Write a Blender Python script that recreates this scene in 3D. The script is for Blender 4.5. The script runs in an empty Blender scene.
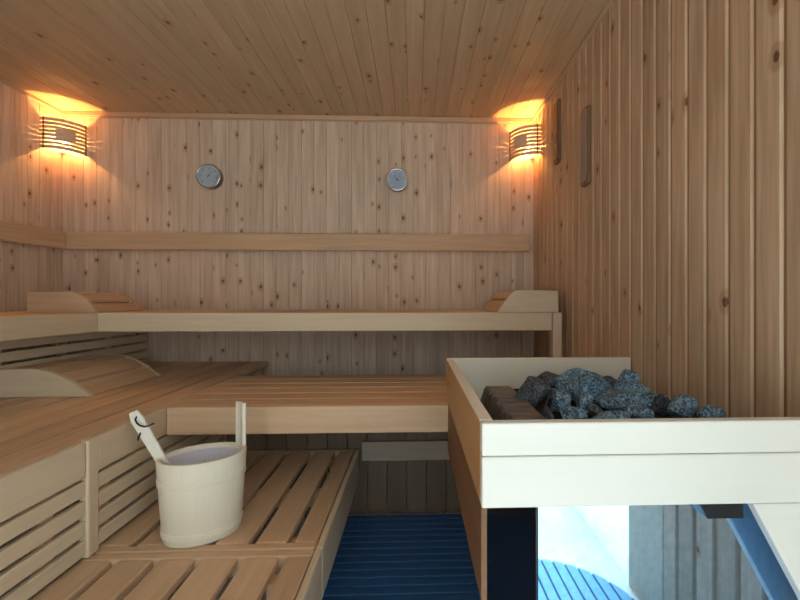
import bpy, bmesh, math, random
from mathutils import Vector, noise, Matrix

C = bpy.context.scene.collection
H = 0.925                       # eye height above the floor
XL, XR, YB, ZC = -1.971, 0.690, 2.46, 1.978
PL = 0.071                      # plank pitch

# ---------------------------------------------------------------- materials
def mat(name):
    m = bpy.data.materials.new(name); m.use_nodes = True
    nt = m.node_tree; b = nt.nodes['Principled BSDF']
    return m, nt, b

def math_node(nt, op, a, b=None, clamp=False):
    n = nt.nodes.new('ShaderNodeMath'); n.operation = op; n.use_clamp = clamp
    for i, v in enumerate((a, b)):
        if v is None: continue
        if isinstance(v, (int, float)): n.inputs[i].default_value = v
        else: nt.links.new(v, n.inputs[i])
    return n.outputs[0]

def mix(nt, fac, a, b, blend='MIX'):
    n = nt.nodes.new('ShaderNodeMix'); n.data_type = 'RGBA'; n.blend_type = blend
    for s, v in ((n.inputs['Factor'], fac), (n.inputs['A'], a), (n.inputs['B'], b)):
        if isinstance(v, (int, float)): s.default_value = v
        elif isinstance(v, tuple): s.default_value = (*v, 1)
        else: nt.links.new(v, s)
    return n.outputs['Result']

def ramp(nt, fac, stops):
    n = nt.nodes.new('ShaderNodeValToRGB'); nt.links.new(fac, n.inputs[0])
    e = n.color_ramp.elements
    while len(e) < len(stops): e.new(.5)
    for q, (p, c) in zip(e, stops):
        q.position = p; q.color = (*c, 1) if isinstance(c, tuple) else (c, c, c, 1)
    return n.outputs[0]

def wood(name, axis, light, dark, knots=0.0, var=0.12, rough=0.55, g=1.0, cell=0.085, flat=None, contrast=0.8):
    m, nt, b = mat(name)
    tc = nt.nodes.new('ShaderNodeTexCoord'); geo = nt.nodes.new('ShaderNodeNewGeometry')
    rnd = geo.outputs['Random Per Island']
    off = nt.nodes.new('ShaderNodeCombineXYZ')
    for i, k in enumerate((3.1, 7.7, 5.3)):
        nt.links.new(math_node(nt, 'MULTIPLY', rnd, k), off.inputs[i])
    add = nt.nodes.new('ShaderNodeVectorMath'); add.operation = 'ADD'
    nt.links.new(tc.outputs['Object'], add.inputs[0]); nt.links.new(off.outputs[0], add.inputs[1])
    def mapped(sc):
        mp = nt.nodes.new('ShaderNodeMapping'); nt.links.new(add.outputs[0], mp.inputs[0])
        mp.inputs['Scale'].default_value = sc; return mp.outputs[0]
    s = [1.0, 1.0, 1.0]; s[axis] = 0.045
    v1 = mapped(s)
    n1 = nt.nodes.new('ShaderNodeTexNoise'); nt.links.new(v1, n1.inputs[0])
    n1.inputs['Scale'].default_value = 75 * g; n1.inputs['Detail'].default_value = 5
    n1.inputs['Roughness'].default_value = .6; n1.inputs['Distortion'].default_value = .4
    s2 = [1.0, 1.0, 1.0]; s2[axis] = 0.09
    n2 = nt.nodes.new('ShaderNodeTexNoise'); nt.links.new(mapped(s2), n2.inputs[0])
    n2.inputs['Scale'].default_value = 14 * g; n2.inputs['Detail'].default_value = 3
    n2.inputs['Distortion'].default_value = 1.2
    t = math_node(nt, 'ADD', math_node(nt, 'MULTIPLY', n1.outputs[0], .5), math_node(nt, 'MULTIPLY', n2.outputs[0], .5))
    w = .17 / contrast
    col = ramp(nt, t, [(.5 - w, dark), (.5 + w, light)])
    br = math_node(nt, 'ADD', math_node(nt, 'MULTIPLY', rnd, 2 * var), 1 - var)
    col = mix(nt, 1.0, col, br, 'MULTIPLY')
    if knots > 0:
        s3 = [1.0, 1.0, 1.0]; s3[axis] = .62
        if flat is not None: s3[flat] = 0.0
        vo = nt.nodes.new('ShaderNodeTexVoronoi'); kv = mapped(s3)
        if flat is not None:
            vo.voronoi_dimensions = '2D'
            sp = nt.nodes.new('ShaderNodeSeparateXYZ'); nt.links.new(kv, sp.inputs[0])
            cb = nt.nodes.new('ShaderNodeCombineXYZ')
            for q_, ax_ in enumerate([a_ for a_ in range(3) if a_ != flat]): nt.links.new(sp.outputs[ax_], cb.inputs[q_])
            kv = cb.outputs[0]
        nt.links.new(kv, vo.inputs['Vector'])
        vo.inputs['Scale'].default_value = 1 / cell
        wob = nt.nodes.new('ShaderNodeTexNoise'); nt.links.new(mapped((1, 1, 1)), wob.inputs[0])
        wob.inputs['Scale'].default_value = 190
        d = math_node(nt, 'ADD', vo.outputs['Distance'], math_node(nt, 'MULTIPLY', wob.outputs[0], .10))
        sep = nt.nodes.new('ShaderNodeSeparateColor'); nt.links.new(vo.outputs['Color'], sep.inputs[0])
        keep = math_node(nt, 'LESS_THAN', sep.outputs[0], knots)
        rad = math_node(nt, 'ADD', math_node(nt, 'MULTIPLY', sep.outputs[1], .07), .075)
        def inside(k):
            r = math_node(nt, 'MULTIPLY', rad, k)
            q = math_node(nt, 'DIVIDE', d, r)
            q = math_node(nt, 'SUBTRACT', 1.35, q)
            q = math_node(nt, 'MULTIPLY', q, 3.0, True)
            return math_node(nt, 'MULTIPLY', q, keep)
        halo = math_node(nt, 'MULTIPLY', inside(2.1), .45)
        col = mix(nt, halo, col, tuple(c * k for c, k in zip(dark, (.75, .55, .4))))
        col = mix(nt, math_node(nt, 'MULTIPLY', inside(1.0), .95), col, tuple(c * k for c, k in zip(dark, (.33, .22, .16))))
    nt.links.new(col, b.inputs['Base Color'])
    b.inputs['Roughness'].default_value = rough
    b.inputs['Specular IOR Level'].default_value = .3
    bp = nt.nodes.new('ShaderNodeBump'); bp.inputs['Strength'].default_value = .12; bp.inputs['Distance'].default_value = .002
    nt.links.new(n1.outputs[0], bp.inputs['Height']); nt.links.new(bp.outputs[0], b.inputs['Normal'])
    return m

PINE_L, PINE_D = (.765, .615, .488), (.555, .415, .305)
M = {}
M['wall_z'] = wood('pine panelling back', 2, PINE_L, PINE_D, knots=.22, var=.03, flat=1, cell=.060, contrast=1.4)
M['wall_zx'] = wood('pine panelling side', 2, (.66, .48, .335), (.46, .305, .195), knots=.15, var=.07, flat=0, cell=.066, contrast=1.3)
M['wall_left'] = wood('pine panelling left', 2, PINE_L, PINE_D, knots=.22, var=.03, flat=0, cell=.060, contrast=1.4)
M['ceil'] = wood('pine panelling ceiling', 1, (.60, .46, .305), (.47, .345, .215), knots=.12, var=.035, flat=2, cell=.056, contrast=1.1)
ASP_L, ASP_D = (.73, .60, .435), (.58, .455, .315)
RED_L, RED_D = (.72, .50, .325), (.50, .32, .195)
for ax, n in enumerate('xyz'):
    M['pale_' + n] = wood('pale aspen ' + n, ax, ASP_L, ASP_D, var=.05, rough=.5, contrast=.6)
    M['slat_' + n] = wood('warm alder ' + n, ax, RED_L, RED_D, var=.10, rough=.5, contrast=.7)
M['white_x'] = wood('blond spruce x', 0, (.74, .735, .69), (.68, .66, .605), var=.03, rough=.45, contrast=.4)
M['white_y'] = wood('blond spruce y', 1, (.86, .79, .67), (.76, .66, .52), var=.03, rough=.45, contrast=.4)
M['bucket'] = wood('bucket softwood', 2, (.84, .79, .66), (.74, .67, .53), var=.03, rough=.5, contrast=.4, g=1.4)
M['ladle'] = wood('ladle softwood', 2, (.88, .86, .78), (.80, .76, .66), var=.02, rough=.5, contrast=.4)
M['beige_x'] = wood('beige spruce', 0, (.80, .73, .62), (.71, .63, .51), var=.02, contrast=.4)
M['shaded_orange_y'] = wood('shaded orange spruce', 1, (.56, .33, .165), (.44, .24, .11), knots=.06, var=.03, flat=0, contrast=.5)  # reddish wood, with the shading of the guard's outer side in its colour
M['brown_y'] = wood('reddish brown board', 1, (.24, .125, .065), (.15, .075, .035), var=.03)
M['shade'] = wood('shade veneer', 0, (.80, .60, .44), (.66, .46, .32), var=.02, contrast=.5)
M['rail_shaded'] = wood('shaded rail', 0, (.42, .33, .25), (.32, .245, .18), var=.03)  # dimness under the bench is put into the rail's colour
M['boarding'] = wood('shaded boarding', 2, (.19, .135, .09), (.12, .08, .052), var=.08)  # shadow below the middle bench darkens this board colour
M['brown'] = wood('stained brown wood', 2, (.30, .17, .09), (.17, .085, .045), var=.05, rough=.5)
M['lattice'] = wood('aspen lattice', 1, (.74, .62, .45), (.60, .48, .335), var=.05, rough=.5, contrast=.6)

def plain(name, col, rough=.5, metal=0.0, emis=None, strength=0, spec=.5):
    m, nt, b = mat(name)
    b.inputs['Base Color'].default_value = (*col, 1); b.inputs['Roughness'].default_value = rough
    b.inputs['Metallic'].default_value = metal; b.inputs['Specular IOR Level'].default_value = spec
    n = nt.nodes.new('ShaderNodeTexNoise'); n.inputs['Scale'].default_value = 40
    r = ramp(nt, n.outputs[0], [(.3, tuple(c * .9 for c in col)), (.7, tuple(min(1, c * 1.08) for c in col))])
    nt.links.new(r, b.inputs['Base Color'])
    if emis:
        b.inputs['Emission Color'].default_value = (*emis, 1); b.inputs['Emission Strength'].default_value = strength
    return m
M['backing'] = wood('groove backing', 2, (.45, .28, .16), (.30, .18, .10), var=.02)
M['chrome'] = plain('polished chrome', (.78, .79, .82), .12, 1)
M['chrome_dark'] = plain('dark chrome', (.22, .20, .21), .22, 1)
M['mirror'] = plain('polished blue steel', (.44, .67, .98), .03, 1)
M['steel_dark'] = plain('dark steel', (.035, .037, .045), .25, .6)
M['steel_grey'] = plain('satin brown grey steel', (.115, .105, .10), .5, .0)
M['slot'] = plain('black slot', (.012, .012, .012), .8)
M['dial'] = plain('pale dial', (.42, .52, .60), .3)
M['dial_blue'] = plain('blue grey dial', (.38, .47, .62), .3)
M['ink'] = plain('dark ink', (.06, .07, .10), .5)
M['dial_white'] = plain('white dial print', (.85, .88, .92), .5)
M['liner'] = plain('lavender plastic liner', (.62, .60, .70), .3)
M['cord'] = plain('black cord', (.012, .02, .018), .6)
M['blue'] = plain('blue duckboard plastic', (.03, .115, .31), .5)
M['blue_gap'] = plain('deep blue rubber', (.01, .035, .10), .6)
M['pale_blue'] = plain('light blue ribbed mat', (.13, .40, .62), .5)
M['floor'] = plain('white floor tile', (.80, .82, .82), .35)
M['bulb'] = plain('warm bulb', (1, .8, .5), .4, 0, (1.0, .47, .13), 6800)
M['socket'] = plain('ceramic lamp socket', (.75, .72, .66), .4)
M['plate_grey'] = plain('grey wooden plate', (.30, .24, .20), .5)

def stone_mat(name, col, dark):
    m, nt, b = mat(name)
    tc = nt.nodes.new('ShaderNodeTexCoord')
    n = nt.nodes.new('ShaderNodeTexNoise'); nt.links.new(tc.outputs['Object'], n.inputs[0])
    n.inputs['Scale'].default_value = 210; n.inputs['Detail'].default_value = 3
    n2 = nt.nodes.new('ShaderNodeTexNoise'); nt.links.new(tc.outputs['Object'], n2.inputs[0]); n2.inputs['Scale'].default_value = 30
    t = math_node(nt, 'ADD', math_node(nt, 'MULTIPLY', n.outputs[0], .75), math_node(nt, 'MULTIPLY', n2.outputs[0], .25))
    nt.links.new(ramp(nt, t, [(.38, dark), (.5, col), (.64, tuple(min(1, c * 2.4) for c in col))]), b.inputs['Base Color'])
    b.inputs['Roughness'].default_value = .75
    bp = nt.nodes.new('ShaderNodeBump'); bp.inputs['Strength'].default_value = .7; bp.inputs['Distance'].default_value = .003
    nt.links.new(t, bp.inputs['Height']); nt.links.new(bp.outputs[0], b.inputs['Normal'])
    return m
M['stone'] = stone_mat('blue grey stone', (.125, .20, .27), (.03, .052, .072))
M['stone_dark'] = stone_mat('charcoal stone', (.06, .07, .085), (.018, .022, .028))

def glass_mat():
    m, nt, b = mat('clear window glass')
    nt.nodes.remove(b); out = nt.nodes['Material Output']
    tr = nt.nodes.new('ShaderNodeBsdfTransparent'); tr.inputs[0].default_value = (.93, .97, .96, 1)
    gl = nt.nodes.new('ShaderNodeBsdfGlossy'); gl.inputs['Roughness'].default_value = .02
    lw = nt.nodes.new('ShaderNodeLayerWeight')
    fr = math_node(nt, 'ADD', math_node(nt, 'MULTIPLY', math_node(nt, 'POWER', lw.outputs['Facing'], 6), .5), .03)
    mx = nt.nodes.new('ShaderNodeMixShader')
    nt.links.new(fr, mx.inputs[0]); nt.links.new(tr.outputs[0], mx.inputs[1]); nt.links.new(gl.outputs[0], mx.inputs[2])
    nt.links.new(mx.outputs[0], out.inputs[0]); return m
M['glass'] = glass_mat()

# ---------------------------------------------------------------- mesh helpers
def box(bm, x0, x1, y0, y1, z0, z1, mi=0):
    vs = [bm.verts.new(p) for p in ((x0,y0,z0),(x1,y0,z0),(x1,y1,z0),(x0,y1,z0),(x0,y0,z1),(x1,y0,z1),(x1,y1,z1),(x0,y1,z1))]
    for f in ((3,2,1,0),(4,5,6,7),(0,1,5,4),(1,2,6,5),(2,3,7,6),(3,0,4,7)):
        bm.faces.new([vs[i] for i in f]).material_index = mi

def prism(bm, pts, axis, a, b):
    """extrude a polygon (2-D points in the two other axes) along axis from a to b"""
    def P(u, v, w):
        p = [0, 0, 0]; o = [i for i in range(3) if i != axis]
        p[o[0]] = u; p[o[1]] = v; p[axis] = w; return p
    A = [bm.verts.new(P(u, v, a)) for u, v in pts]; B = [bm.verts.new(P(u, v, b)) for u, v in pts]
    n = len(pts)
    bm.faces.new(A); bm.faces.new(B[::-1])
    for i in range(n): bm.faces.new((A[i], B[i], B[(i+1) % n], A[(i+1) % n]))

def tube(bm, pts, r, seg=10):
    pts = [Vector(p) for p in pts]; rings = []
    for i, p in enumerate(pts):
        t = (pts[min(i+1, len(pts)-1)] - pts[max(i-1, 0)]).normalized()
        u = t.orthogonal().normalized() if i == 0 else (u - t * u.dot(t)).normalized()
        v = t.cross(u)
        rings.append([bm.verts.new(p + r * (math.cos(k*2*math.pi/seg) * u + math.sin(k*2*math.pi/seg) * v)) for k in range(seg)])
    for a, b in zip(rings, rings[1:]):
        for k in range(seg): bm.faces.new((a[k], a[(k+1) % seg], b[(k+1) % seg], b[k]))
    bm.faces.new(rings[0][::-1]); bm.faces.new(rings[-1])

def lathe(bm, prof, seg=48, sx=1.0, sy=1.0, cap0=True, cap1=True):
    """profile (r, z) turned round z; sx, sy squash it to an oval"""
    rings = [[bm.verts.new((r*sx*math.cos(k*2*math.pi/seg), r*sy*math.sin(k*2*math.pi/seg), z)) for k in range(seg)] for r, z in prof]
    for a, b in zip(rings, rings[1:]):
        for k in range(seg): bm.faces.new((a[k], a[(k+1) % seg], b[(k+1) % seg], b[k]))
    if cap0: bm.faces.new(rings[0][::-1])
    if cap1: bm.faces.new(rings[-1])

def obj(name, bm, m, parent=None, bevel=0, smooth=False, loc=None, seg=2):
    bmesh.ops.recalc_face_normals(bm, faces=bm.faces)
    me = bpy.data.meshes.new(name)
    base = Vector(loc) if loc is not None else (parent_world(parent) if parent is not None else Vector((0, 0, 0)))
    if loc is None and parent is not None:
        bmesh.ops.translate(bm, verts=bm.verts, vec=-base)       # written in world space, kept in the parent's space
    bm.to_mesh(me); bm.free()
    for q in (m if isinstance(m, list) else [m]): me.materials.append(q)
    if smooth:
        for p in me.polygons: p.use_smooth = True
    o = bpy.data.objects.new(name, me); C.objects.link(o)
    if loc is not None: o.location = loc
    if parent is not None: o.parent = parent
    if bevel:
        md = o.modifiers.new('bevel', 'BEVEL'); md.width = bevel; md.segments = seg; md.limit_method = 'ANGLE'; md.angle_limit = math.radians(40)
    return o

def parent_world(p):
    v = Vector((0, 0, 0))
    while p is not None: v += p.location; p = p.parent
    return v

def tag(o, label, cat, group=None):
    o['label'] = label; o['category'] = cat
    if group: o['group'] = group
    return o
def thing(name, label, cat, loc, group=None):
    o = bpy.data.objects.new(name, None); C.objects.link(o); o.location = loc
    o.empty_display_size = .05
    return tag(o, label, cat, group)
def struct(name, bm, m, **k):
    o = obj(name, bm, m, **k); o['kind'] = 'structure'; return o
def boxes(name, m, parent, lst, bevel=0, label=None):
    bm = bmesh.new()
    for b in lst: box(bm, *b)
    o = obj(name, bm, m, parent, bevel)
    if label: o['label'] = label
    return o

def each(name, m, parent, lst, bevel=0, label=None):
    for b in lst: boxes(name, m, parent, [b], bevel, label)

# ---------------------------------------------------------------- room shell
T = 0.012
def planks(bm, fixed, a0, a1, start, b0, b1, plane, gap=.0016):
    """tongue-and-groove boards. plane 'y+' = back wall etc."""
    k = start
    while k < a1:
        s, e = max(k + gap, a0), min(k + PL - gap, a1)
        if e > s + .002:
            if plane == 'back': box(bm, s, e, fixed, fixed + T, b0, b1)
            if plane == 'left': box(bm, fixed - T, fixed, s, e, b0, b1)
            if plane == 'right': box(bm, fixed, fixed + T, s, e, b0, b1)
            if plane == 'front': box(bm, s, e, fixed - T, fixed, b0, b1)
            if plane == 'ceil': box(bm, s, e, b0, b1, fixed, fixed + T)
        k += PL
YF = -0.90
JY0, JY1 = 0.02, 0.215           # smooth jamb in the right wall
def shell(name, m, plane, fixed, a0, a1, start, b0, b1, backing, gap=.0005, bev=.0009):
    bm = bmesh.new(); planks(bm, fixed, a0, a1, start, b0, b1, plane, gap)
    for f in bm.faces: f.material_index = 0
    box(bm, *backing, 1)
    o = struct(name, bm, [m, M['backing']], bevel=bev, seg=1)
    return o
shell('wall_back', M['wall_z'], 'back', YB, XL, XR, XR - 40*PL + .012, 0, ZC, (XL - .06, XR + .06, YB + .0045, YB + .06, 0, ZC + .05))
shell('wall_left', M['wall_left'], 'left', XL, YF, YB, YB - 48*PL, 0, ZC, (XL - .06, XL - .0045, YF - .06, YB, 0, ZC + .05))
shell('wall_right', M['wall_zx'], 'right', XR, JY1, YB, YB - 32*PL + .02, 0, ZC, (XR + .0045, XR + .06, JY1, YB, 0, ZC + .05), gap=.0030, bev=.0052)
shell('ceiling', M['ceil'], 'ceil', ZC, XL, XR, -.036 - 30*PL, YF, YB, (XL, XR, YF - .06, YB, ZC + .0035, ZC + .05))
bm = bmesh.new(); box(bm, -7, 7, -9, YB + .06, -.05, 0)
struct('floor', bm, M['floor'])
# front wall: panelled on the left, glazed on the right, and the glazed end of the right wall
shell('wall_front', M['wall_z'], 'front', YF, XL, -.98, XL, 0, ZC, (XL, -.98, YF - .06, YF - .0045, 0, ZC))
def bmbox(*b):
    bm = bmesh.new(); box(bm, *b); return bm
struct('trim_1', bmbox(XR, XR + .06, JY0, JY1, 0, ZC + .05), M['pale_z'], bevel=.004)        # jamb where the panelling stops
bm = bmesh.new()
for x in (-.98, -.16): box(bm, x, x + .06, YF - .05, YF, 0, ZC)
box(bm, XR, XR + .05, YF - .05, YF + .0, 0, ZC)
box(bm, -.92, -.16, YF - .05, YF, ZC - .06, ZC); box(bm, -.10, XR, YF - .05, YF, ZC - .05, ZC)
box(bm, XR, XR + .05, YF, JY0, ZC - .04, ZC + .05)
struct('trim_2', bm, M['pale_z'], bevel=.003)
w = struct('window_1', bmbox(-.10, XR, YF - .03, YF - .022, 0, ZC - .05), M['glass'])
w = struct('window_2', bmbox(XR + .012, XR + .020, YF + .0, JY0, 0, ZC - .04), M['glass'])
d = struct('door_1', bmbox(-.918, -.162, YF - .03, YF - .02, .01, ZC - .063), M['glass'])
hb = bmesh.new(); tube(hb, [(-.24, YF + .03, .8), (-.24, YF + .03, 1.2)], .012)
tube(hb, [(-.24, YF - .02, .83), (-.24, YF + .03, .83)], .007); tube(hb, [(-.24, YF - .02, 1.17), (-.24, YF + .03, 1.17)], .007)
obj('door_handle', hb, M['pale_z'], d)
# thin mouldings where the ceiling meets the walls
bm = bmesh.new(); box(bm, XL, XR, YB - .012, YB, ZC - .026, ZC - .001); box(bm, XL, XR, YB - .006, YB, ZC - .034, ZC - .026)
struct('trim_3', bm, M['slat_x'], bevel=.003)
bm = bmesh.new(); box(bm, XR - .010, XR, JY1, YB - .012, ZC - .018, ZC - .001)
struct('trim_4', bm, M['ceil'], bevel=.003)
bm = bmesh.new(); box(bm, XL, XL + .010, YF, YB - .012, ZC - .018, ZC - .001)
struct('trim_5', bm, M['ceil'], bevel=.003)

# ---------------------------------------------------------------- benches
ZU, ZM, ZL = .870, .580, .290
TH = .022
YN = -.55                                   # near end of the benches along the left wall
def slats_y(x0, x1, y0, y1, zt, pitch=.1, gap=.008, start=None):
    out = []; k = x1 if start is None else start
    while k > x0 + .005:
        out.append((max(k - pitch + gap, x0), k, y0, y1, zt - TH, zt)); k -= pitch
    return out
def slats_x(x0, x1, y0, y1, zt, pitch=.1, gap=.008):
    out = []; k = y0
    while k < y1 - .005:
        out.append((x0, x1, k, min(k + pitch - gap, y1), zt - TH, zt)); k += pitch
    return out

# upper bench along the back wall
U = thing('sauna_bench', 'topmost pale wooden bench running along the back wall, square post at its right end', 'bench', (-.36, 2.1, 0), 'wooden sauna benches')
boxes('seat_slats', M['slat_x'], U, slats_x(-1.345, .60, 1.882, 2.44, ZU), .004)
boxes('front_rail', M['pale_x'], U, [(-1.345, .603, 1.86, 1.880, ZU - .080, ZU)], .004)
boxes('post', M['pale_z'], U, [(.605, .645, 1.852, 1.90, ZM + .001, ZU)], .004)
boxes('leg', M['pale_z'], U, [(.605, .645, 2.38, 2.42, 0, ZU - .03)], .003)
each('cross_rail', M['slat_y'], U, [(x, x + .03, 1.882, 2.44, ZU - .07, ZU - TH - .001) for x in (-1.3, -.65, 0, .57)], .002)

# upper bench along the left wall, slatted screen under it
A = thing('sauna_bench', 'topmost wooden bench along the left wall with slatted screen below its rail', 'bench', (-1.66, .95, 0), 'wooden sauna benches')
boxes('seat_slats', M['slat_y'], A, slats_y(XL + .02, -1.369, YN, 2.44, ZU), .004)
boxes('front_rail', M['pale_y'], A, [(-1.367, -1.347, YN, 1.882, ZU - .080, ZU)], .004)
each('cross_rail', M['slat_x'], A, [(XL + .02, -1.369, y, y + .03, ZU - .07, ZU - TH - .001) for y in (-.4, .5, 1.3, 2.38)], .002)
scr = []
z = ZU - .088
for k in range(5):
    z1 = z - .0355 if k < 4 else ZM + .002
    scr.append((-1.496, -1.486, YN, 2.44, z1, z)); z -= .0465
boxes('slatted_screen', M['lattice'], A, scr, .002)
each('screen_stud', M['slat_z'], A, [(-1.516, -1.497, y, y + .045, ZM + .002, ZU - .075) for y in (-.3, .35, .95, 1.56, 2.12)], .002)
for y in (-.5, .9, 2.36):
    boxes('leg', M['slat_z'], A, [(-1.93, -1.89, y, y + .04, 0, ZU - .072)], .003)

# middle bench along the left wall with its latticed front and post
B = thing('sauna_bench', 'middle-height bench along the left wall with latticed front and square corner post', 'bench', (-1.1, .95, 0), 'wooden sauna benches')
boxes('seat_slats', M['slat_y'], B, slats_y(-1.54, -.822, YN, 2.44, ZM, pitch=.098, gap=.011), .004)
each('front_rail', M['pale_y'], B, [(-.820, -.800, YN, 1.071, ZM - .088, ZM), (-.820, -.800, 1.111, 1.418, ZM - .088, ZM)], .005)
lat = []
z = ZM - .096
for k in range(4):
    lat.append((-.818, -.803, YN, 1.071, z - .0368, z)); lat.append((-.818, -.803, 1.111, 1.82, z - .0368, z)); z -= .0485
boxes('front_lattice', M['lattice'], B, lat, .003)
each('lattice_stud', M['slat_z'], B, [(-.84, -.819, y, y + .04, ZL + .004, ZM - TH - .002) for y in (-.4, .3, .96, 1.14, 1.6)] , .002)
boxes('post', M['pale_z'], B, [(-.822, -.797, 1.072, 1.110, ZL + .003, ZM + .001)], .005)
each('cross_rail', M['slat_x'], B, [(-1.54, -.842, y, y + .03, ZM - .07, ZM - TH - .001) for y in (-.4, .6, 1.35, 2.38)], .002)
for y in (-.5, .9, 2.36):
    boxes('leg', M['slat_z'], B, [(-1.0, -.96, y, y + .04, 0, ZM - .072)], .003)

# middle bench along the back
D = thing('sauna_bench', 'middle-height bench crossing the back of the room, deep pale front rail', 'bench', (-.1, 1.7, 0), 'wooden sauna benches')
boxes('seat_slats', M['slat_x'], D, slats_x(-.818, XR - .01, 1.422, 1.985, ZM, pitch=.0945, gap=.009), .005)
boxes('front_rail', M['slat_x'], D, [(-.798, XR - .01, 1.40, 1.420, ZM - .090, ZM)], .005)
each('cross_rail', M['slat_y'], D, [(x, x + .03, 1.422, 1.985, ZM - .07, ZM - TH - .001) for x in (-.78, 0, .62)], .002)
boxes('back_rail', M['slat_x'], D, [(-.798, XR - .01, 1.956, 1.985, ZM - .09, ZM - .071)], .002)
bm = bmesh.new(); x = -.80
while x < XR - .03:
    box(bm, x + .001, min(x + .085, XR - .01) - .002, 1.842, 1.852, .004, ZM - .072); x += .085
o = obj('rear_panel', bm, M['boarding'], D, .002); o['label'] = 'brown vertical boarding below the seat, bench shade in its colour'
boxes('panel_rail', M['rail_shaded'], D, [(-.225, XR - .03, 1.822, 1.841, .240, .322)], .003)

# lower benches (footstep), two sections
def lower(label, y0, y1, end_rails):
    L = thing('footstep_bench', label, 'bench', (-.53, (y0 + y1) / 2, 0), 'slatted footstep benches')
    xs = [(-.818, -.740), (-.722, -.640), (-.622, -.540), (-.522, -.436), (-.418, -.336), (-.318, -.257)]
    boxes('seat_slats', M['slat_y'], L, [(a, b, y0 + .030, y1 - .030, ZL - TH, ZL) for a, b in xs], .005)
    boxes('front_rail', M['pale_y'], L, [(-.255, -.237, y0, y1, ZL - .135, ZL)], .005)
    each('end_rail', M['slat_x'], L, [(-.818, -.256, y, y + .028, ZL - .05, ZL) for y in (y0 + .001, y1 - .029)], .004)
    for y in (y0 + .06, y1 - .10):
        for x in (-.80, -.345):
            boxes('leg', M['slat_z'], L, [(x, x + .04, y, y + .04, 0, ZL - TH - .001)], .003)
    each('cross_rail', M['slat_x'], L, [(-.79, -.272, (y0+y1)/2, (y0+y1)/2 + .04, ZL - TH - .05, ZL - TH - .001)], .002)
    return L
lower('lowest slatted bench, the far section the pale bucket stands on', 1.102, 1.836, 1)
lower('lowest slatted bench, the near section cut by the bottom edge of the photo', -.30, 1.100, 1)

# back-rest rail on both walls
R = thing('backrest_rail', 'long smooth wooden backrest board along the back wall below the two round gauges', 'backrest', (-.6, 2.4, 1.25), 'backrest boards')
boxes('board', M['slat_x'], R, [(-1.905, .652, 2.400, 2.420, 1.202, 1.296)], .005)
each('spacer', M['slat_z'], R, [(x, x + .03, 2.421, YB, 1.215, 1.28) for x in (-1.7, -.9, -.1, .58)], .002)
R2 = thing('backrest_rail', 'short visible wooden backrest board along the left wall under the left lamp', 'backrest', (-1.9, 1.2, 1.25), 'backrest boards')
boxes('board', M['slat_y'], R2, [(-1.927, -1.907, YN, 2.42, 1.202, 1.296)], .005)
each('spacer', M['slat_z'], R2, [(XL, -1.928, y, y + .03, 1.215, 1.28) for y in (-.2, .8, 1.7, 2.2)], .002)

# ---------------------------------------------------------------- head rests
def headrest(label, x_high, x_low, y0, y1, zb, h, end_mat, slat_mat, n, flat=.28, ex=2.0, gp=.03):
    """arched wedge: high at x_high, curving down to x_low; slats run in y"""
    T_ = thing('wooden_headrest', label, 'headrest', ((x_high + x_low) / 2, (y0 + y1) / 2, zb + .001), 'curved wooden headrests')
    zb += .001; L = x_low - x_high
    def top(t): return h * (1 - ((t - flat) / (1 - flat)) ** ex) if t > flat else h * (1 - .04 * ((flat - t) / flat) ** 2)
    def poly(t1, dz):
        pts = [(x_high, zb)]
        for i in range(25):
            t = t1 * i / 24; pts.append((x_high + L * t, zb + max(top(t) - dz, .002)))
        pts.append((x_high + L * t1, zb)); return pts
    for ya in (y0, y1 - .018):
        bm = bmesh.new(); prism(bm, poly(1.0, 0.0), 1, ya, ya + .018)
        obj('end_board', bm, end_mat, T_, .003)
    bm = bmesh.new()
    for i in range(n):
        t0, t1 = i / n + gp / 2, (i + 1) / n - gp / 2
        if i == n - 1: t1 = .985
        outer = [(x_high + L * (t0 + (t1 - t0) * k / 5), zb + max(top(t0 + (t1 - t0) * k / 5) - .002, .003)) for k in range(6)]
        inner = [(x, max(z - .012, zb + .0005)) for x, z in outer[::-1]]
        prism(bm, outer + inner, 1, y0 + .0185, y1 - .0185)
    obj('slats', bm, slat_mat, T_, .0015)
    return T_
headrest('curved headrest on the middle left bench, nearest and largest of the wooden headrests', -1.482, -1.150, 1.56, 1.985, ZM, .100, M['pale_x'], M['slat_y'], 5, .34, 2.0, .035)
headrest('curved headrest on the top bench in the left back corner', -1.665, -1.372, 1.895, 2.20, ZU, .090, M['slat_x'], M['slat_y'], 7, .62, 1.7, .05)
headrest('curved headrest at the right end of the top bench beside the right wall', .640, .366, 1.885, 2.30, ZU, .098, M['pale_x'], M['slat_y'], 6, .70, 1.25, .05)

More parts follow.
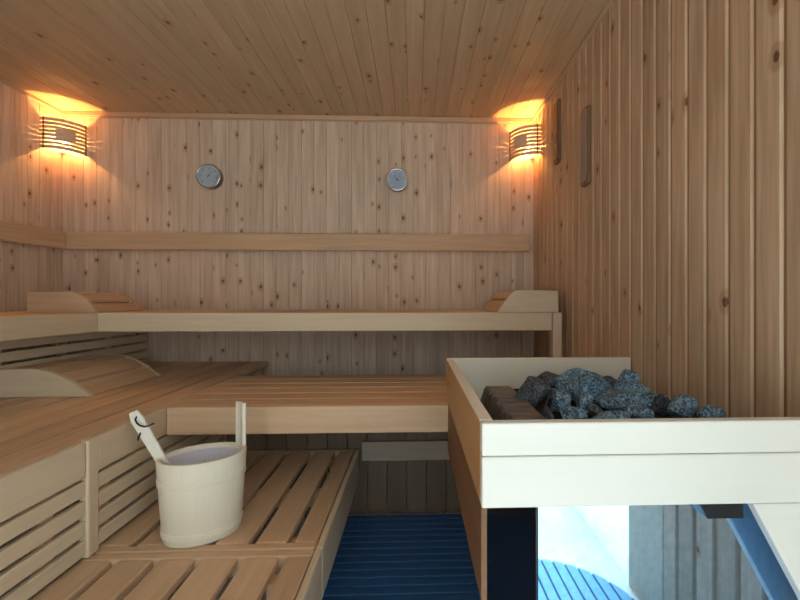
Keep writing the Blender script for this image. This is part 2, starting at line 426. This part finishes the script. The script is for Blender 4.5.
# ---------------------------------------------------------------- corner lamps
def sconce(label, side):
    """side -1: left back corner, +1: right back corner. a runs along the side wall, b along the back wall"""
    cx = XL if side < 0 else XR
    S = thing('corner_lamp', label, 'lamp', (cx - side * .075, YB - .075, 1.82), 'wooden corner wall lamps')
    def P(a, b, z): return (cx - side * b, YB - a, z)
    Lg = .137
    # arc from the side wall (a=Lg,b=0) to the back wall (a=0,b=Lg), bulging into the room
    mid = Vector((Lg / 2, Lg / 2)); n = Vector((1, 1)).normalized(); half = Lg / math.sqrt(2); bul = .046
    Rr = (half * half + bul * bul) / (2 * bul); cen = mid - n * (Rr - bul); th = math.asin(half / Rr)
    def arc(t, off=0.0):
        ang = math.atan2(n.y, n.x) + (t - .5) * -2 * th
        return cen + (Rr + off) * Vector((math.cos(ang), math.sin(ang)))
    def band(bm, t0, t1, z0, z1, off, th_, seg=20):
        rows = []
        for i in range(seg + 1):
            t = t0 + (t1 - t0) * i / seg
            p, q = arc(t, off), arc(t, off + th_)
            rows.append([bm.verts.new(P(*p, z0)), bm.verts.new(P(*q, z0)), bm.verts.new(P(*q, z1)), bm.verts.new(P(*p, z1))])
        for r, s in zip(rows, rows[1:]):
            for k in range(4): bm.faces.new((r[k], r[(k+1) % 4], s[(k+1) % 4], s[k]))
        bm.faces.new(rows[0][::-1]); bm.faces.new(rows[-1])
    z0, z1 = 1.727, 1.890; p = (z1 - z0) / 8
    bm = bmesh.new()
    for k in range(8):
        band(bm, .004, .996, z0 + k * p + (0 if k == 0 else .0013), z0 + (k + 1) * p - (0 if k == 7 else .0013), 0, .004)
    obj('shade_slats', bm, M['shade'], S)
    bm = bmesh.new(); band(bm, .32, .68, z0 + 2.5 * p, z1 - 2.5 * p, .0055, .004)
    obj('shade_panel', bm, M['shade'], S)
    for t in (.075, .90):
        bm = bmesh.new(); band(bm, t, t + .025, z0 - .003, z1 + .003, .0045, .004, 3)
        obj('shade_batten', bm, M['brown'], S)['label'] = 'dark brown upright batten of the shade'
    bm = bmesh.new(); q = [(.002, .002), (.024, .002), (.002, .024)]
    prism(bm, [(cx - side * b, YB - a) for a, b in q], 2, 1.742, 1.785); obj('wall_bracket', bm, M['pale_z'], S)
    bm = bmesh.new(); tube(bm, [P(.034, .034, 1.755), P(.034, .034, 1.792)], .008, 16); obj('socket', bm, M['socket'], S, smooth=False)
    bm = bmesh.new(); bmesh.ops.create_uvsphere(bm, u_segments=16, v_segments=10, radius=.0065)
    for v in bm.verts: v.co = Vector((v.co.x, v.co.y, v.co.z * 1.3)) + Vector(P(.034, .034, 1.803))
    obj('bulb', bm, M['bulb'], S, smooth=True)
    return S
sconce('glowing corner lamp with curved slatted wooden shade in the left back corner', -1)
sconce('glowing corner lamp with curved slatted wooden shade in the right back corner', 1)

# ---------------------------------------------------------------- round gauges
def gauge(name, label, x, z, r, face, kind):
    G = thing(name, label, 'gauge', (x, YB, z))
    rot = Matrix.Rotation(math.pi / 2, 4, 'X')
    def put(n, bm, m, **k):
        bmesh.ops.transform(bm, matrix=rot, verts=bm.verts)        # z of the profile points into the room
        bmesh.ops.translate(bm, verts=bm.verts, vec=Vector((x, YB, z)))
        return obj(n, bm, m, G, **k)
    D_ = .046
    bm = bmesh.new(); lathe(bm, [(r*.97, .0), (r*.99, .006), (r*.99, D_ - .006)], cap1=False); put('case', bm, M['chrome_dark'], smooth=True)
    bm = bmesh.new(); lathe(bm, [(r*.99, D_ - .006), (r*1.01, D_ - .003), (r, D_), (r*.94, D_ + .002), (r*.89, D_), (r*.88, D_ - .004)], cap0=False, cap1=False); put('rim', bm, M['chrome'], smooth=True)
    bm = bmesh.new(); lathe(bm, [(r*.885, D_ - .006), (r*.885, D_ - .004)]); put('dial_face', bm, face)
    bm = bmesh.new(); n_t = 24
    for i in range(n_t):
        a = math.radians(-225 + 270 * i / (n_t - 1)); big = i % 4 == 0
        r0, r1, w = (r*.58 if big else r*.68), r*.78, (.0016 if big else .0008)
        c_, s_ = math.cos(-a), math.sin(-a)
        vs = [bm.verts.new((c_*rr - s_*ww, s_*rr + c_*ww, .0424)) for rr, ww in ((r0, -w), (r1, -w), (r1, w), (r0, w))]
        bm.faces.new(vs)
    put('scale_marks', bm, M['ink'] if kind == 0 else M['dial_white'])
    bm = bmesh.new(); a = math.radians(128 if kind else 60); c_, s_ = math.cos(a), math.sin(a)
    vs = [bm.verts.new((c_*rr - s_*ww, s_*rr + c_*ww, .0436)) for rr, ww in ((-r*.15, -.0018), (r*.55, -.0006), (r*.55, .0006), (-r*.15, .0018))]
    bm.faces.new(vs); put('needle', bm, M['ink'])
    bm = bmesh.new(); lathe(bm, [(.005, .042), (.005, .046)], 16); put('hub', bm, M['chrome'] if kind == 0 else M['ink'])
gauge('wall_thermometer', 'round chrome-rimmed gauge with pale face, left one on the back wall', -1.148, H + .689, .067, M['dial'], 0)
gauge('wall_hygrometer', 'round chrome-rimmed gauge with bluish face, right one on the back wall', -.100, H + .680, .063, M['dial_blue'], 1)

# ---------------------------------------------------------------- upright boards on the right wall
def plaque(label, y0, y1, z0, z1, face):
    W = thing('wall_plaque', label, 'plaque', (XR, (y0 + y1) / 2, (z0 + z1) / 2), 'upright plaques on the right wall')
    def rr(y0, y1, z0, z1, r):
        pts = []
        for cy, cz, a in ((y1-r, z1-r, 0), (y0+r, z1-r, 90), (y0+r, z0+r, 180), (y1-r, z0+r, 270)):
            for k in range(5):
                t = math.radians(a + 90 * k / 4); pts.append((cy + r*math.cos(t), cz + r*math.sin(t)))
        return pts
    bm = bmesh.new(); prism(bm, rr(y0, y1, z0, z1, .014), 0, XR - .014, XR - .001); obj('back_board', bm, M['brown'], W, .002)
    bm = bmesh.new(); prism(bm, rr(y0 + .010, y1 - .010, z0 + .014, z1 - .010, .008), 0, XR - .019, XR - .0145); obj('face_plate', bm, face, W, .0015)
    for z in (z0 + .007, z1 - .006):
        bm = bmesh.new(); tube(bm, [(XR - .019, (y0+y1)/2, z), (XR - .0145, (y0+y1)/2, z)], .0035, 8)
        obj('screw', bm, M['chrome'], W)
plaque('narrow upright dark brown plaque high on the right wall next to the corner lamp', 1.99, 2.062, H + .655, H + .955, M['brown'])
plaque('narrow upright plaque with grey face on the right wall, lower and nearer one', 1.645, 1.722, H + .458, H + .768, M['plate_grey'])

# ---------------------------------------------------------------- heater guard and heater
G = thing('heater_guard', 'blond wooden box guard around the stove stones, fixed to the right wall', 'heater guard', (.39, .98, .615))
boxes('front_board', M['white_x'], G, [(.099, XR - .002, .630, .650, .6925, .742)], .003)
boxes('front_board', M['white_x'], G, [(.099, XR - .002, .630, .650, .615, .6915)], .003)
boxes('side_board', M['shaded_orange_y'], G, [(.099, .119, .651, 1.332, .615, .737)], .002)
boxes('top_cap', M['white_y'], G, [(.099, .119, .651, 1.311, .7375, .742)], .001)['label'] = 'pale top edge of the side board'  # separate strip keeps the top paler than the side's painted shade
boxes('back_board', M['beige_x'], G, [(.0995, XR - .004, 1.333, 1.350, .615, .742)], .003)
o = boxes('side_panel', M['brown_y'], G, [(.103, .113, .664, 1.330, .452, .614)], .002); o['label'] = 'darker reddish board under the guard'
bm = bmesh.new(); prism(bm, [(.514, .6145), (.6885, .292), (.6885, .6145)], 1, .631, .649)
obj('corner_brace', bm, M['white_x'], G, .002)
bm = bmesh.new(); prism(bm, [(.440, .614), (.458, .582), (.516, .582), (.516, .614)], 1, .652, .684)
o = obj('bracket', bm, M['steel_dark'], G, .001); o['label'] = 'dark bracket under the front board'

S = thing('sauna_heater', 'steel sauna stove with mirror-polished front standing inside the wooden guard', 'heater', (.43, .95, 0))
hx0, hx1, hy0, hy1 = .200, .655, .690, 1.19
bm = bmesh.new()
box(bm, hx0, hx1, hy0 + .004, hy1, .05, .640)
obj('casing', bm, M['steel_dark'], S, .004)
boxes('polished_front', M['mirror'], S, [(hx0 + .001, hx1 - .001, hy0, hy0 + .0035, .06, .638)])
boxes('front_edge', M['steel_dark'], S, [(hx0 - .003, hx0, hy0 - .001, hy0 + .02, .06, .64)])
for x in (hx0 + .02, hx1 - .06):
    for y in (hy0 + .03, hy1 - .07):
        boxes('foot', M['steel_dark'], S, [(x, x + .04, y, y + .04, .0205, .049)])
# stone basket
bm = bmesh.new()
box(bm, .27, hx1, .72, 1.19, .6405, .668)
for y in (.715, 1.185): box(bm, .264, hx1, y, y + .005, .6405, .676)
obj('stone_basket', bm, M['slot'], S)
# louvred casing edge: ribs crossing the top and turning down the left side
bm = bmesh.new(); n = 9; ya, yb = .775, 1.140; stp = (yb - ya) / n
for k in range(n):
    y0, y1 = ya + k * stp, ya + (k + 1) * stp - .009
    pts = [(.168, .6405), (.184, .690), (.190, .696), (.252, .696), (.259, .690), (.262, .6405)]
    prism(bm, pts, 1, y0, y1)
obj('louvre_ribs', bm, M['steel_grey'], S, .0015)
boxes('louvre_core', M['slot'], S, [(.187, .256, ya, yb, .6405, .689)])

# stones
def stone(i, px, py, w, h, Y, dark=False, label='rough blue-grey stone in the middle of the stove heap'):
    rnd = random.Random(i * 7 + 3)
    f_, th_, cx_ = 427., math.radians(2.1), 430.657
    u, v = (px - cx_) / f_, (300 - py) / f_
    r = Vector((math.cos(th_) * u + math.sin(th_), -math.sin(th_) * u + math.cos(th_), v)); p = r * (Y / r.y)
    sx, sz = w * Y / f_ / 2 * 1.42, h * Y / f_ / 2 * 1.45; sy = min(max(sx * .8, sz), .040)
    bm = bmesh.new()
    for k in range(14):
        d_ = Vector((rnd.gauss(0, 1), rnd.gauss(0, 1), rnd.gauss(0, 1))).normalized() * rnd.uniform(.88, 1.08)
        bm.verts.new((d_.x * sx, d_.y * sy, d_.z * sz))
    res = bmesh.ops.convex_hull(bm, input=bm.verts)
    bmesh.ops.delete(bm, geom=[g for g in res['geom_interior'] if isinstance(g, bmesh.types.BMVert)], context='VERTS')
    bmesh.ops.bevel(bm, geom=bm.edges[:], offset=.0022, segments=1, affect='EDGES')
    bmesh.ops.triangulate(bm, faces=bm.faces)
    bmesh.ops.subdivide_edges(bm, edges=bm.edges[:], cuts=2, use_grid_fill=True)
    bm.normal_update()
    for q in bm.verts:
        q.co += q.normal * (noise.noise(q.co * 90 + Vector((i, 0, 0))) * .0022 + noise.noise(q.co * 260) * .0009)
    zmin = min(q.co.z for q in bm.verts)
    z = max(H + p.z, .669 - zmin)
    o = obj('sauna_stone', bm, M['stone_dark'] if dark else M['stone'], None, loc=(p.x, Y, z))
    tag(o, label, 'stone', 'heater stones')
    return o
mid_l = 'rough blue-grey stone in the middle of the stove heap'
STONES = [
 (550, 383, 38, 17, 1.13, True, 'dark angular stone at the back left of the stove heap'),
 (581, 379, 42, 21, 1.12, False, 'topmost large light blue-grey stone at the back of the heap'),
 (598, 392, 25, 23, 1.03, False, 'rounded blue-grey stone right below the topmost stone of the heap'),
 (578, 394, 18, 23, 1.02, False, mid_l),
 (560, 402, 23, 19, .95, False, mid_l),
 (584, 405, 17, 20, .94, False, mid_l),
 (573, 415, 26, 15, .86, False, 'stone at the front of the heap left of centre, just showing over the front board'),
 (557, 394, 22, 15, 1.02, True, 'dark purple-grey stone lying behind the left half of the heap'),
 (532, 405, 28, 28, .99, True, 'large flat black-brown stone, leftmost in the heap beside the louvred casing'),
 (547, 414, 12, 17, .87, True, 'thin upright dark stone in the front left of the heap'),
 (601, 416, 22, 12, .86, False, 'small stone at the front centre of the heap under a dark gap'),
 (630, 381, 24, 15, 1.12, False, 'knobbly stone at the back right of the heap against the guard end'),
 (627, 391, 36, 17, 1.04, False, 'long blue-grey stone lying on the right half of the heap'),
 (624, 405, 44, 19, .95, False, 'longest flat speckled stone on the right half of the heap'),
 (617, 417, 24, 11, .86, False, mid_l),
 (641, 416, 24, 13, .87, False, 'low stone at the front right of the long flat one'),
 (647, 403, 18, 18, .98, False, mid_l),
 (659, 408, 15, 25, .95, True, 'black shaded upright stone left of the pale wedge-shaped stone'),
 (678, 409, 29, 20, .90, False, 'pale blue-grey wedge-shaped stone standing against the right wall'),
 (709, 416, 23, 13, .88, False, 'small speckled stone, rightmost of the heap'),
 (545, 392, 20, 12, 1.10, True, 'dark stone wedged behind the leftmost flat stone'),
 (566, 388, 18, 12, 1.08, False, mid_l),
 (611, 398, 18, 14, 1.00, False, 'small stone in the very middle of the heap beside a dark hollow'),
 (593, 412, 15, 12, .89, True, 'small dark stone low at the front centre'),
 (636, 395, 16, 12, 1.02, False, mid_l),
 (536, 386, 16, 12, 1.13, True, 'small dark stone at the back left end of the heap'),
 (611, 384, 16, 16, 1.13, True, 'dark stone sunk between the two high stones at the back'),
]
for i, s in enumerate(STONES): stone(i, *s)

# ---------------------------------------------------------------- bucket and ladle
BX, BY = -.579, 1.190
K = thing('sauna_bucket', 'pale oval wooden bucket with a raised handle stave on the slatted step', 'bucket', (BX, BY, ZL))
ang = math.radians(30); Rz = Matrix.Rotation(ang, 4, 'Z')
def bput(n, bm, m, **k):
    bmesh.ops.transform(bm, matrix=Rz, verts=bm.verts)
    bmesh.ops.translate(bm, verts=bm.verts, vec=Vector((BX, BY, ZL + .001)))
    return obj(n, bm, m, K, **k)
A_, B_, HB = .110, .086, .216
def rad(z): return .875 + .125 * z / HB
bm = bmesh.new()
prof = [(rad(0) - .03, 0.0), (rad(0), .004), (rad(.1), .1), (rad(HB), HB - .003), (rad(HB) - .02, HB), (rad(HB) - .105, HB), (rad(HB) - .12, HB - .004), (.76, .02), (.70, .016)]
lathe(bm, prof, 72, A_, B_); bput('body', bm, M['bucket'], smooth=True, )
for za, zb_ in ((.018, .034), (.150, .166)):
    bm = bmesh.new()
    for zz in (za, (za + zb_) / 2 + .001):
        hgt = (zb_ - za) / 2 - .001
        pr_ = [(rad(zz) + .000, zz), (rad(zz) + .022, zz + .001), (rad(zz) + .022, zz + hgt - .001), (rad(zz) + .0, zz + hgt)]
        lathe(bm, pr_, 72, A_, B_, False, False)
    bput('hoop', bm, M['bucket'], smooth=False)
bm = bmesh.new()
lathe(bm, [(.70, .022), (.765, .026), (.852, HB - .018), (.858, HB - .012), (.838, HB - .012), (.75, .03), (.70, .028)], 72, A_, B_, True, True)
bput('liner', bm, M['liner'], smooth=True)['label'] = 'lavender plastic liner'
bm = bmesh.new()     # raised stave at the far right end
pts = []
a0 = math.radians(-4)
for w_ in (-1, 1):
    pass
def stv(t, rr): return (A_ * rr * math.cos(t), B_ * rr * math.sin(t))
t0, t1 = math.radians(1), math.radians(31)
poly = [stv(t0 + (t1 - t0) * k / 6, 1.0) for k in range(7)] + [stv(t1 - (t1 - t0) * k / 6, .905) for k in range(7)]
prism(bm, poly, 2, HB - .002, HB + .122)
bput('handle_stave', bm, M['bucket'], bevel=.003)

LP0, LP1 = Vector((-.622, 1.185, ZL + .085)), Vector((-.728, 1.130, .925 - .288))
Ld = thing('sauna_ladle', 'whitish wooden ladle with black cord loop leaning in the bucket', 'ladle', tuple(LP0))
ax = (LP1 - LP0).normalized(); side_ = Vector((.86, .0, 0)); side_ = (side_ - ax * side_.dot(ax)).normalized(); nrm = ax.cross(side_).normalized()
bm = bmesh.new()
L_ = (LP1 - LP0).length; rows = []
for k in range(13):
    t = k / 12; w_ = .0115 + .0055 * t - (.006 if k == 12 else 0); th2 = .005
    c_ = LP0 + ax * L_ * t
    rows.append([bm.verts.new(c_ + side_ * (sx * w_) + nrm * (sz * th2)) for sx, sz in ((-1, -1), (1, -1), (1, 1), (-1, 1))])
for a, b in zip(rows, rows[1:]):
    for k in range(4): bm.faces.new((a[k], a[(k+1) % 4], b[(k+1) % 4], b[k]))
bm.faces.new(rows[0][::-1]); bm.faces.new(rows[-1])
obj('handle', bm, M['ladle'], Ld, .003)
bm = bmesh.new(); lathe(bm, [(.018, 0), (.030, .008), (.036, .030), (.033, .030), (.027, .010), (.016, .004)], 32)
bmesh.ops.translate(bm, verts=bm.verts, vec=Vector((-.612, 1.190, ZL + .050)))
obj('scoop', bm, M['ladle'], Ld, smooth=True)
bm = bmesh.new()
e = LP1 - ax * .022; fr = -nrm if nrm.y > 0 else nrm
pA = e - side_ * .001 + fr * .007 + Vector((.004, 0, .004))
cord = [pA + side_ * s_ + Vector((0, 0, z_)) + fr * f3 for s_, z_, f3 in ((0, .006, -.002), (-.002, 0, .003), (.003, -.010, .004), (.013, -.020, .005), (.026, -.028, .004), (.038, -.030, .002), (.044, -.030, -.004), (.040, -.034, -.014))]
tube(bm, cord, .0022, 8)
tube(bm, [pA + side_ * s_ + Vector((0, 0, z_)) + fr * f3 for s_, z_, f3 in ((.006, -.035, -.018), (.004, -.042, -.012), (.000, -.052, -.008), (-.001, -.060, -.008))], .0026, 8)
obj('cord_loop', bm, M['cord'], Ld)['label'] = 'black hanging cord'

# ---------------------------------------------------------------- floor coverings
Dk = thing('duckboard', 'deep blue slatted floor duckboard lying between the benches and the stove', 'floor mat', (.2, 1.2, 0))
sl = []; y = .54
while y < 1.80:
    sl.append((-.30, XR - .02, y, y + .034, .009, .020)); y += .041
boxes('slats', M['blue'], Dk, sl, .0015)
each('runner', M['blue_gap'], Dk, [(x, x + .03, .54, 1.81, .0005, .0088) for x in (-.28, -.05, .15, .62)])
boxes('base_sheet', M['blue_gap'], Dk, [(-.30, XR - .02, .54, 1.81, .0001, .0004)])
Rm = thing('round_mat', 'light blue ribbed round mat in front of the stove, seen mirrored in the steel', 'floor mat', (.375, .19, 0))
bm = bmesh.new(); lathe(bm, [(.31, .0005), (.31, .006)], 64); bmesh.ops.translate(bm, verts=bm.verts, vec=Vector((.375, .19, 0)))
obj('mat_base', bm, M['blue_gap'], Rm)
bm = bmesh.new(); x = -.30
while x < .30:
    def hc(v): return math.sqrt(max(0, .308**2 - v * v))
    xa, xb = x, x + .031
    pts = [(.375 + xa, .19 - hc(xa)), (.375 + (xa+xb)/2, .19 - hc((xa+xb)/2)), (.375 + xb, .19 - hc(xb)), (.375 + xb, .19 + hc(xb)), (.375 + (xa+xb)/2, .19 + hc((xa+xb)/2)), (.375 + xa, .19 + hc(xa))]
    prism(bm, pts, 2, .0062, .013); x += .037
obj('ribs', bm, M['pale_blue'], Rm, .001)

# ---------------------------------------------------------------- daylight
W = bpy.data.worlds.new('daylight'); bpy.context.scene.world = W; W.use_nodes = True
bg = W.node_tree.nodes['Background']; bg.inputs[0].default_value = (.86, .93, 1.0, 1); bg.inputs[1].default_value = 3.3
sun = bpy.data.lights.new('soft_daylight', 'SUN'); sun.energy = 7.5; sun.angle = math.radians(12); sun.color = (1, .98, .94)
so = bpy.data.objects.new('soft_daylight', sun); C.objects.link(so); so.location = (0, -3, 3)
so.rotation_euler = Vector((-.05, 1, -1.15)).to_track_quat('-Z', 'Y').to_euler()

# ---------------------------------------------------------------- camera
cam = bpy.data.cameras.new('camera'); co = bpy.data.objects.new('camera', cam); C.objects.link(co)
co.location = (0, 0, H); co.rotation_euler = (math.radians(90), 0, -math.radians(2.1))
cam.sensor_width = 36; cam.lens = 427 / 800 * 36; cam.shift_x = -(430.657 - 400) / 800; cam.clip_start = .01
sc = bpy.context.scene; sc.camera = co
sc.view_settings.view_transform = 'Standard'; sc.view_settings.look = 'None'
sc.view_settings.gamma = 1; sc.view_settings.use_curve_mapping = False; sc.view_settings.exposure = -0.2
sc.cycles.use_denoising = True; sc.cycles.max_bounces = 10; sc.cycles.diffuse_bounces = 5
sc.cycles.sample_clamp_indirect = 6
